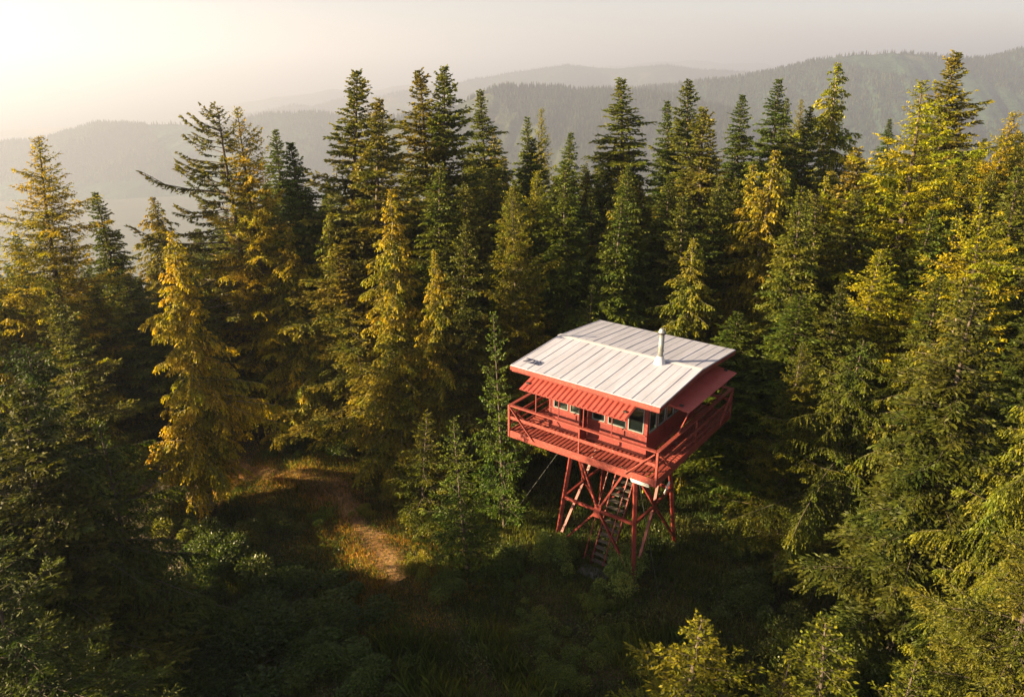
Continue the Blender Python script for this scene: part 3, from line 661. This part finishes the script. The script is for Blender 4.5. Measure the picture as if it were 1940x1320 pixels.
for k in range(4):
    e = CB if k % 2 == 0 else CB-0.103
    wl = MB(); fbox(wl, k, -e, e, ZD-0.01, SILL, -0.10, 0); fbox(wl, k, -e, e, HEAD, CT, -0.10, 0)
    ed = [-e]+[x for p in WIN[k] for x in p]+[e]
    for s0, s1 in zip(ed[0::2], ed[1::2]):
        if s1-s0 > 0.01: fbox(wl, k, s0, s1, SILL+0.001, HEAD-0.001, -0.10, 0)
    wall = wl.build('cab_wall', M['red'], tower)
    fbox(MB(), k, -e+0.02, e-0.02, SILL-0.055, SILL-0.005, 0.002, 0.06).build('sill_board', M['deck'], tower, 0.005)
    fbox(MB(), k, -e+0.02, e-0.02, ZD+0.01, ZD+0.16, 0.002, 0.03).build('base_board', M['deck'], tower, 0.005)
    for i, (s0, s1) in enumerate(WIN[k]):
        fr_ = MB(); o0, o1 = -0.07, 0.012; wdt = 0.028; pale = not (k == 0 and i in (2,))
        fbox(fr_, k, s0, s1, SILL, SILL+wdt, o0, o1+.012); fbox(fr_, k, s0, s1, HEAD-wdt, HEAD, o0, o1)
        fbox(fr_, k, s0, s0+wdt, SILL+wdt, HEAD-wdt, o0, o1); fbox(fr_, k, s1-wdt, s1, SILL+wdt, HEAD-wdt, o0, o1)
        win = fr_.build('window', M['trim'], tower)
        if k == 1 or (k == 0 and i >= 3): fbox(MB(), k, s0+wdt, s1-wdt, SILL+.95, SILL+.985, -0.045, -0.01).build('window_bar', M['trim'], win)
        fbox(MB(), k, s0+wdt, s1-wdt, SILL+wdt, HEAD-wdt, -0.035, -0.029).build('pane', M['glass'], win)
# corner boards
for a, b in CORN:
    MB().box(a*(CB+.003)-(0.07 if a > 0 else 0.02), a*(CB+.003)+(0.02 if a > 0 else 0.07), b*(CB+.003)-(0.07 if b > 0 else 0.02), b*(CB+.003)+(0.02 if b > 0 else 0.07), ZD, CT-.01).build('corner_post', M['red'], tower, 0.006)
MB().box(-CB+.1, CB-.1, -CB+.1, CB-.1, ZD-.03, ZD+.02).build('cab_floor', M['inside'], tower)
MB().box(-CB+.0, CB-.0, -CB+.0, CB-.0, CT+.002, CT+.03).build('ceiling', M['inside'], tower)
# door standing open, square to the wall
door = MB().box(-0.42, -0.375, -CB-.60, -CB-.03, ZD+.03, ZD+2.05).build('door', M['red'], tower, 0.006)
MB().box(-0.374, -0.362, -CB-.52, -CB-.12, ZD+1.05, ZD+1.85).build('pane', M['glass'], door)
MB().tube((-0.374, -CB-.54, ZD+.98), (-0.31, -CB-.54, ZD+.98), 0.022).build('handle', M['black'], door)

# roof: two sheets with standing seams, low ridge
AU, BV, ZE, RI = 3.20, 3.43, ZD+2.84, 0.25
roofo = None
for sgn in (-1, 1):
    rp = MB(); nrm = Vector((0, sgn*RI, BV)).normalized()
    E0 = Vector((-AU, sgn*BV, ZE)); R0 = Vector((-AU, 0, ZE+RI)); L_ = Vector((2*AU, 0, 0))
    up = nrm*0.012; dn = nrm*-0.035
    rp.hexa([E0+dn, E0+L_+dn, R0+L_+dn, R0+dn, E0+up, E0+L_+up, R0+L_+up, R0+up])
    ns = 17
    for i in range(ns+1):
        x = -AU+0.02+(2*AU-0.04)*i/ns; h = 0.015 if i % 2 == 0 else 0.007
        w2 = 0.012
        a0 = Vector((x, sgn*BV*0.998, ZE))+up; a1 = Vector((x, sgn*0.10, ZE+RI*(1-0.10/BV)))+up
        hx = Vector((w2, 0, 0)); hz = nrm*h
        rp.hexa([a0-hx, a0+hx, a1+hx, a1-hx, a0-hx+hz, a0+hx+hz, a1+hx+hz, a1-hx+hz])
    ro = rp.build('roof_panel', M['roof'], tower)
    if sgn < 0: roofo = ro
    MB().box(-AU+.0, AU-.0, sgn*(BV+.004)-(0.035 if sgn < 0 else 0), sgn*(BV+.004)+(0 if sgn < 0 else 0.035), ZE-.17, ZE-.01).build('eave_board', M['deck'], tower, 0.005)
    MB().box(-AU+.04, AU-.04, sgn*(BV-.05)-.02, sgn*(BV-.05)+.02, ZE-.25, ZE-.09).build('eave_board', M['red'], tower, 0.005)
    for u in (-AU+.02, AU-.02):
        q0 = Vector((u, sgn*(BV-.03), ZE-.12)); q1 = Vector((u, sgn*0.01, ZE+RI-.12)); MB().beam(q0, q1, 0.035, 0.16).build('rake_board', M['red'], tower, 0.005)
    for u in np.linspace(-AU+.5, AU-.5, 6):
        MB().beam((u, sgn*(BV-.08), ZE-.09), (u, sgn*.02, ZE+RI-.13), 0.045, 0.09).build('rafter', M['red'], tower)
rc = MB()
for sgn in (-1, 1):
    nrm = Vector((0, sgn*RI, BV)).normalized(); a = Vector((-AU-.01, 0, ZE+RI))+nrm*.036; b = Vector((-AU-.01, sgn*.12, ZE+RI*(1-.12/BV)))+nrm*.040
    L_ = Vector((2*AU+.02, 0, 0)); u_ = nrm*0.008; rc.hexa([a, a+L_, b+L_, b, a+u_, a+L_+u_, b+L_+u_, b+u_])
rc.build('ridge_cap', M['roof_trim'], tower)
gb = MB()
for u in (-AU+.10, AU-.10):                                          # gable infill above the walls
    n0 = len(gb.v); pts = [(u-.015, -BV+.2, ZE-.10), (u-.015, BV-.2, ZE-.10), (u-.015, 0, ZE+RI-.07), (u+.015, -BV+.2, ZE-.10), (u+.015, BV-.2, ZE-.10), (u+.015, 0, ZE+RI-.07)]
    gb.v += pts; gb.f += [(n0, n0+2, n0+1), (n0+3, n0+4, n0+5), (n0, n0+1, n0+4, n0+3), (n0+1, n0+2, n0+5, n0+4), (n0+2, n0, n0+3, n0+5)]
gb.build('gable_board', M['red'], tower)
# number painted on the near left corner of the roof
tc_ = bpy.data.curves.new('roof_number', 'FONT'); tc_.body = '728'; tc_.size = 0.46; tc_.extrude = 0.002; tc_.offset = 0.016; tc_.space_character = 1.15
to = bpy.data.objects.new('roof_number', tc_); COL.objects.link(to)
dg = bpy.context.evaluated_depsgraph_get(); tm = bpy.data.meshes.new_from_object(to.evaluated_get(dg)); bpy.data.objects.remove(to)
tm.name = 'roof_number'; tm.materials.clear(); num = link_mesh('roof_number', tm, M['navy'], tower)
sl = math.atan2(RI, BV); num.rotation_euler = (sl, 0, 0); num.location = (-2.98, -2.95, ZE+RI*(1-2.95/BV)+0.048)

# stovepipe
cu, cv = 1.60, -0.28; cz = ZE+RI*(1-.28/BV)
ch = MB().tube((cu, cv, cz-.05), (cu, cv, cz+1.22), 0.105, n=20).build('chimney', M['galv'], tower)
for p in ch.data.polygons: p.use_smooth = len(p.vertices) == 4
MB().tube((cu, cv, cz-.06), (cu, cv, cz+.30), 0.26, 0.125, n=20).build('flashing', M['roof_trim'], ch)
MB().tube((cu, cv, cz+.50), (cu, cv, cz+.53), 0.125, n=20).build('collar', M['galv'], ch)
MB().tube((cu, cv, cz+1.20), (cu, cv, cz+1.26), 0.16, n=20).build('rain_collar', M['black'], ch)
MB().tube((cu, cv, cz+1.262), (cu, cv, cz+1.40), 0.155, 0.09, n=20).build('chimney_cap', M['galv'], ch)

# shutters held open
def shutter(k, s0, s1, out, zi, zo, corr, props):
    O, d, n = face(k); mb = MB(); nn = int((s1-s0)/corr); N = nn*4
    I = lambda s, t, h: O+d*s+n*(0.06+t*(out-0.06))+Vector((0, 0, zi+(zo-zi)*t+h))
    prof = [0, 0.0, 0.035, 0.035] if corr > 0.12 else [0, 0.012, 0.022, 0.012]
    b0 = len(mb.v)
    for i in range(N+1):
        s = s0+(s1-s0)*i/N; s += {2: -0.25, 3: 0.0, 1: 0.15, 0: 0}[i % 4]*corr/4*(1 if corr > .12 else 0); h = prof[i % 4]
        for t in (0, 1): mb.v.append(tuple(I(s, t, h)))
        for t in (0, 1): mb.v.append(tuple(I(s, t, h-0.012)))
    for i in range(N):
        a = b0+i*4; b = a+4
        mb.f += [(a, b, b+1, a+1), (a+2, a+3, b+3, b+2), (a+1, b+1, b+3, a+3), (a, a+2, b+2, b)]
    mb.f += [(b0, b0+1, b0+3, b0+2), (b0+N*4, b0+N*4+2, b0+N*4+3, b0+N*4+1)]
    so = mb.build('shutter', M['shutter'], tower)
    fm = MB()
    for t in (0.06, 0.94): fm.beam(I(s0+.03, t, -.05), I(s1-.03, t, -.05), 0.05, 0.06)
    for s in (s0+.05, (s0+s1)/2, s1-.05): fm.beam(I(s, .1, -.045), I(s, .9, -.045), 0.05, 0.05)
    fm.build('shutter_frame', M['red'], so)
    lim = HV if k % 2 == 0 else HU
    for s in props:
        a = I(s, 0.93, -.08); b = O+d*s+n*(lim-CB-.06)+Vector((0, 0, RT+.03)); MB().beam(a, b, 0.035, 0.035).build('shutter_prop', M['black'] if False else M['red'], tower)
    for s in (s0+.18, s1-.22): MB().box(-.07, .07, -.05, .05, 0, .05).build('hinge_block', M['black'], so).location = I(s, 0.72, 0.036)
shutter(0, -2.75, 1.93, 1.30, ZD+2.36, ZD+1.97, 0.215, (-2.0, -0.95, 0.15, 1.35))
shutter(1, -1.95, 2.62, 1.48, ZD+2.38, ZD+2.20, 0.09, (-1.7, 1.9))
shutter(2, -2.1, 2.1, 1.25, ZD+2.38, ZD+2.10, 0.215, (-1.8, 1.8))
shutter(3, -2.1, 2.1, 1.05, ZD+2.38, ZD+2.10, 0.09, (-1.8, 1.8))

# ladder stair between the legs
def stair(s, t): return Vector((-0.25+0.85*s+0.45*t, -1.62+1.95*t, 0.05+5.95*t))
for s in (0, 1): MB().beam(stair(s, 0), stair(s, 1), 0.05, 0.17, (0, 1, 0.3)).build('stair_stringer', M['steel'], tower, 0.005)
for i in range(20):
    t = (i+.7)/20.5; a = stair(0.035, t); b = stair(0.965, t)
    MB().beam(a, b, 0.19, 0.035).build('stair_tread', M['tread'], tower)
for s in (-0.04, 1.04):
    MB().beam(stair(s, .02)+Vector((0, -.62, .5)), stair(s, .97)+Vector((0, -.62, .5)), 0.035, 0.035).build('stair_handrail', M['steel'], tower)
    for t in (.05, .5): MB().beam(stair(s, t)+Vector((0, -.03, 0.02)), stair(s, t)+Vector((0, -.61, .49)), 0.03, 0.03).build('handrail_post', M['steel'], tower)
MB().box(-.45, .85, -2.45, -1.75, -.05, .10).build('stair_landing', M['concrete'], tower, 0.02)
for a, b in (((-LT-.1, -LT, ZD-.4), (-4.95, -1.9, -.1)), ((LT, -LT-.1, ZD-.5), (3.35, -2.25, -.1)), ((LT+.1, LT, ZD-.5), (5.2, 3.4, -.1))):
    MB().tube(a, b, 0.008, n=6).build('guy_wire', M['wire'], tower)

def place(o, u, v, z):
    r = Matrix.Rotation(math.radians(-36.85), 4, 'Z') @ Vector((u, v, 0)); o.location = (4.56+r.x, 27.5+r.y, TZ+z); o.rotation_euler = (0, 0, math.radians(-36.85)); return o
tb = empty('table', (0,0,0)); place(tb, -1.25, -1.72, ZD+.021); tag(tb, 'long white table behind the left front windows of the cab', 'table')
MB().box(-.72, .62, -.26, .26, .90, .94).build('tabletop', M['white'], tb, .004)
for a in (-.66, .56):
    for b in (-.2, .2): MB().box(a-.025, a+.025, b-.025, b+.025, 0, .899).build('leg', M['white'], tb)
bx_ = MB().box(-.17, .17, -.11, .11, 0, .20).box(-.18, .18, -.12, .12, .201, .225).build('storage_box', M['white'], None, .006); place(bx_, -1.38, -1.72, ZD+.963); tag(bx_, 'white box standing on the table behind the left window', 'box')
for i, (u, v, lab) in enumerate(((-.86, -1.86, 'small white jar on the table end, left one of two, by the open door'), (-.72, -1.80, 'small white jar on the table end, right one of two, by the open door'))):
    jb = MB().tube((0,0,0), (0,0,.15), .055, n=12).build('jar', M['white']); place(jb, u, v, ZD+.963); tag(jb, lab, 'jar', 'jars on the table')
    MB().tube((0,0,.151), (0,0,.18), .05, n=12).build('lid', M['galv'], jb)

# ------------------------------------------------------------------ shrubs, grass and undergrowth
def bush_mesh(seed, R, H, n, ll, lw, lobes=9):
    r = np.random.default_rng(seed)
    c = np.stack([r.normal(0, R*.45, lobes), r.normal(0, R*.45, lobes), r.uniform(.12, .62, lobes)*H], -1); s = r.uniform(.16, .46, lobes)*min(R, H)
    k = r.integers(0, lobes, n); d = norm(r.normal(0, 1, (n, 3))); d[:, 2] = np.abs(d[:, 2])*1.1-.25
    rad = s[k]*np.power(r.random(n), .35); P = c[k]+d*rad[:, None]; P[:, 2] = np.maximum(P[:, 2], 0.03)
    ld_ = norm(d+r.normal(0, .6, (n, 3))); nr = r.normal(0, .8, (n, 3)); nr[:, 2] += .8; wd = norm(np.cross(ld_, nr))
    ln = ll*r.uniform(.6, 1.3, n); w_ = lw*r.uniform(.7, 1.3, n)
    V = np.stack([P, P+ld_*(ln*.45)[:, None]+wd*w_[:, None], P+ld_*ln[:, None], P+ld_*(ln*.45)[:, None]-wd*w_[:, None]], 1).reshape(-1, 3)
    tone = np.clip(r.normal(.45, .25, n), 0, 1)
    cm = mesh_np('shrub_foliage', V, np.arange(4*n).reshape(-1, 4), np.repeat(tone, 4)); cm.materials.append(M['shrub'])
    q = np.linspace(0, 1, 4)[None, :, None]; tips = c[:, None]*np.array([1, 1, 1.0]); P4 = tips*q; P4[..., :2] += np.sin(q*3)*.05*r.normal(0, 1, (lobes, 1, 1))*np.array([[[1, 1]]])
    tv, tf = tubes(P4, np.tile(np.array([[.03, .022, .015, .008]]), (lobes, 1)), 4); wm = mesh_np('shrub_stems', tv, tf); wm.materials.append(M['bark'])
    return wm, cm
BM = [bush_mesh(s, 1.0, 1.2, 11000, .075, .020, 22) for s in (1, 2, 3)]
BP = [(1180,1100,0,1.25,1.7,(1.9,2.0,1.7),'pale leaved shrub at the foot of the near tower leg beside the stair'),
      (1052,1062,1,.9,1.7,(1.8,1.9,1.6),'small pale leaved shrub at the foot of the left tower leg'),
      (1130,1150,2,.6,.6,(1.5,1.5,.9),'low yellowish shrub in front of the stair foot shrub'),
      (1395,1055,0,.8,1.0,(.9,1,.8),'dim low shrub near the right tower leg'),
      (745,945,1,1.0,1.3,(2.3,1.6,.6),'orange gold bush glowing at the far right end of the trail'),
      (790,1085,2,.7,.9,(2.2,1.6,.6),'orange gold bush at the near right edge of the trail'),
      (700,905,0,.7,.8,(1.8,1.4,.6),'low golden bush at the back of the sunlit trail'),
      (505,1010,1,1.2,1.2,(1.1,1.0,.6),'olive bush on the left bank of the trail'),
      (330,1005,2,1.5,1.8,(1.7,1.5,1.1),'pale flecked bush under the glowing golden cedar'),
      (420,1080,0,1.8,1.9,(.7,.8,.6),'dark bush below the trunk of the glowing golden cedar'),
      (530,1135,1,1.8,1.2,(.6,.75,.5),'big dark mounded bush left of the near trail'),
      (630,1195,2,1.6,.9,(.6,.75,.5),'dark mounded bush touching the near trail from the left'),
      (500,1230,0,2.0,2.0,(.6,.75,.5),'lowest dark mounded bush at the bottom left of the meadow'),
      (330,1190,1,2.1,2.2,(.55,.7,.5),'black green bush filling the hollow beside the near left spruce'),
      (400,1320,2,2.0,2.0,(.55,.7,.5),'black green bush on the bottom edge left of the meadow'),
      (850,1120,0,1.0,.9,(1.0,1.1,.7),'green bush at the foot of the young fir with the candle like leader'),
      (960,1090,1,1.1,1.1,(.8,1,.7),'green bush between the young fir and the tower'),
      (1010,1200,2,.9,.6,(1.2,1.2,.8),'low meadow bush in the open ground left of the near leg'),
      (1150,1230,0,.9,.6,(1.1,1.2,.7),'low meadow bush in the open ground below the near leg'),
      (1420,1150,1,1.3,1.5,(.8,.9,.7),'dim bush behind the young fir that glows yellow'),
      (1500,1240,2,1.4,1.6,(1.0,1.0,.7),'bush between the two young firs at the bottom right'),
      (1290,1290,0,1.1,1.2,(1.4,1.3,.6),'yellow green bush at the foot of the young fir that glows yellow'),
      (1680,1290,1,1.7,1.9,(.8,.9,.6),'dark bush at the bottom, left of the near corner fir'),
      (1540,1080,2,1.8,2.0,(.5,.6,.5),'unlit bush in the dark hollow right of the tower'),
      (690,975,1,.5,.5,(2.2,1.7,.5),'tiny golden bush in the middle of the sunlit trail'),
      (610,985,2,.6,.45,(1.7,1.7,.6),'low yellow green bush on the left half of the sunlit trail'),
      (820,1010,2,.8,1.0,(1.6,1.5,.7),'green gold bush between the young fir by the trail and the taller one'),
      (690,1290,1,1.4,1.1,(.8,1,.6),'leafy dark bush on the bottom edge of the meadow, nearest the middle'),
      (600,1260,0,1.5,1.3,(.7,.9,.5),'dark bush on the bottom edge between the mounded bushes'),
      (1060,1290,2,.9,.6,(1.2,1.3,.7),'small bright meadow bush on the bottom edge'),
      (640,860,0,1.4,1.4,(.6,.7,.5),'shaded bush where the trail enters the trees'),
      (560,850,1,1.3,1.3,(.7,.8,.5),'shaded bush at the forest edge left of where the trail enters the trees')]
def ground_at(px, py):
    lo = None
    for k in range(400):
        Y = 8+k*0.15; p = at(px, py, Y)
        if p.z <= float(T(p.x, p.y)): return p
    return p
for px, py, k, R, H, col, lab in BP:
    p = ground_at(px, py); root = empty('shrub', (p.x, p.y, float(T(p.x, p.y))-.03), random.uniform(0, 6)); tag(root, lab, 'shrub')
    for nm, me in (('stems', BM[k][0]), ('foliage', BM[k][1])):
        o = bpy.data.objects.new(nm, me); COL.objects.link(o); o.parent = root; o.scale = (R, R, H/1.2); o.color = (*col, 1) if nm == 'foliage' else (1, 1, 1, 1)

r = np.random.default_rng(21)
def blades(n, x0, x1, y0, y1, hmin, hmax, name, keep, mat, w_=.014, lean=.35):
    x = r.uniform(x0, x1, n); y = r.uniform(y0, y1, n); ok = keep(x, y); x, y = x[ok], y[ok]; n = len(x)
    z = T(x, y); h = r.uniform(hmin, hmax, n)*(0.6+0.5*np.clip(fbm(x*1.3+y*.7, 5, 4)*.5+.5, 0, 1.4)); a = r.uniform(0, 6.28, n); ln = h*lean*r.random(n)
    dx, dy = np.cos(a), np.sin(a); b = r.uniform(0, 6.28, n); wx, wy = np.cos(b)*w_, np.sin(b)*w_
    V = np.stack([np.stack([x-wx, y-wy, z], -1), np.stack([x+wx, y+wy, z], -1), np.stack([x+dx*ln*.4+wx*.6, y+dy*ln*.4+wy*.6, z+h*.6], -1), np.stack([x+dx*ln, y+dy*ln, z+h], -1)], 1).reshape(-1, 3)
    tone = np.clip(.4+.35*fbm(x*.5+2*y, 8, 3)*.5+r.normal(0, .2, n), 0, 1)
    o = link_mesh(name, mesh_np(name, V, np.arange(4*n).reshape(-1, 4), np.repeat(tone, 4)), mat); tag(o, kind='stuff'); return o
def trail_d(x, y):
    P = [(-13,34),(-10,33),(-8,30.5),(-6.5,28),(-5.2,26),(-4.6,25.2)]
    d = np.full(x.shape, 99.0)
    for (a, b), (c, e) in zip(P[:-1], P[1:]):
        t = np.clip(((x-a)*(c-a)+(y-b)*(e-b))/((c-a)**2+(e-b)**2), 0, 1); d = np.minimum(d, np.hypot(x-a-t*(c-a), y-b-t*(e-b)))
    return d
blades(230000, -14, 14, 9.5, 38, .10, .38, 'grass', lambda x, y: (r.random(x.shape) < np.clip((trail_d(x, y)+.5)/2.2, .30, 1))*(np.abs(x) < y*.8+1) > 0, M['grass'])
M['dry'] = leaf_mat('dry_grass_blades', (0.14, 0.08, 0.02), (0.66, 0.35, 0.07), 0.4)
blades(190000, -18, 2, 20, 38, .06, .26, 'dry_grass', lambda x, y: r.random(x.shape) < np.clip(1.25-trail_d(x, y)/3.2, 0, 1)*np.clip(.45+trail_d(x, y), 0, 1), M['dry'], .014, .6)
blades(26000, -6, 10, 10, 22, .45, .95, 'tall_grass', lambda x, y: (fbm(x*.8+y*.5, 13, 4) > .2)*(trail_d(x, y) > 1.5) > 0, M['grass'], .012, .5)
blades(7000, -9, 10, 11, 33, .015, .06, 'fallen_twigs', lambda x, y: trail_d(x, y) < 2.6, M['bark'], .03, 6.0)
# broad leaved ground cover
def cover(n, keep, name, x0, x1, y0, y1, hmax, ll=.09, lw=.028):
    x = r.uniform(x0, x1, n); y = r.uniform(y0, y1, n); ok = keep(x, y); x, y = x[ok], y[ok]; n = len(x); hh = np.clip(fbm(x*1.1+y*.4, 3, 4)+fbm(y*1.3-x*.5, 4, 4), 0, 3)/3
    P = np.stack([x, y, T(x, y)+.02+hmax*hh*r.random(n)], -1); ld_ = r.normal(0, 1, (n, 3)); ld_[:, 2] = np.abs(ld_[:, 2])*.6; ld_ = norm(ld_)
    nr = r.normal(0, .6, (n, 3)); nr[:, 2] += 1; wd = norm(np.cross(ld_, nr)); ln = ll*r.uniform(.6, 1.4, n)
    V = np.stack([P, P+ld_*(ln*.45)[:, None]+wd*lw, P+ld_*ln[:, None], P+ld_*(ln*.45)[:, None]-wd*lw], 1).reshape(-1, 3)
    o = link_mesh(name, mesh_np(name, V, np.arange(4*n).reshape(-1, 4), np.repeat(np.clip(r.normal(.4, .25, n), 0, 1), 4)), M['shrub']); tag(o, kind='stuff'); return o
cover(150000, lambda x, y: (trail_d(x, y) > .9+r.random(x.shape)*1.6)*(np.abs(x) < y*.8+1) > 0, 'ground_cover', -16, 16, 9.5, 38, .55)
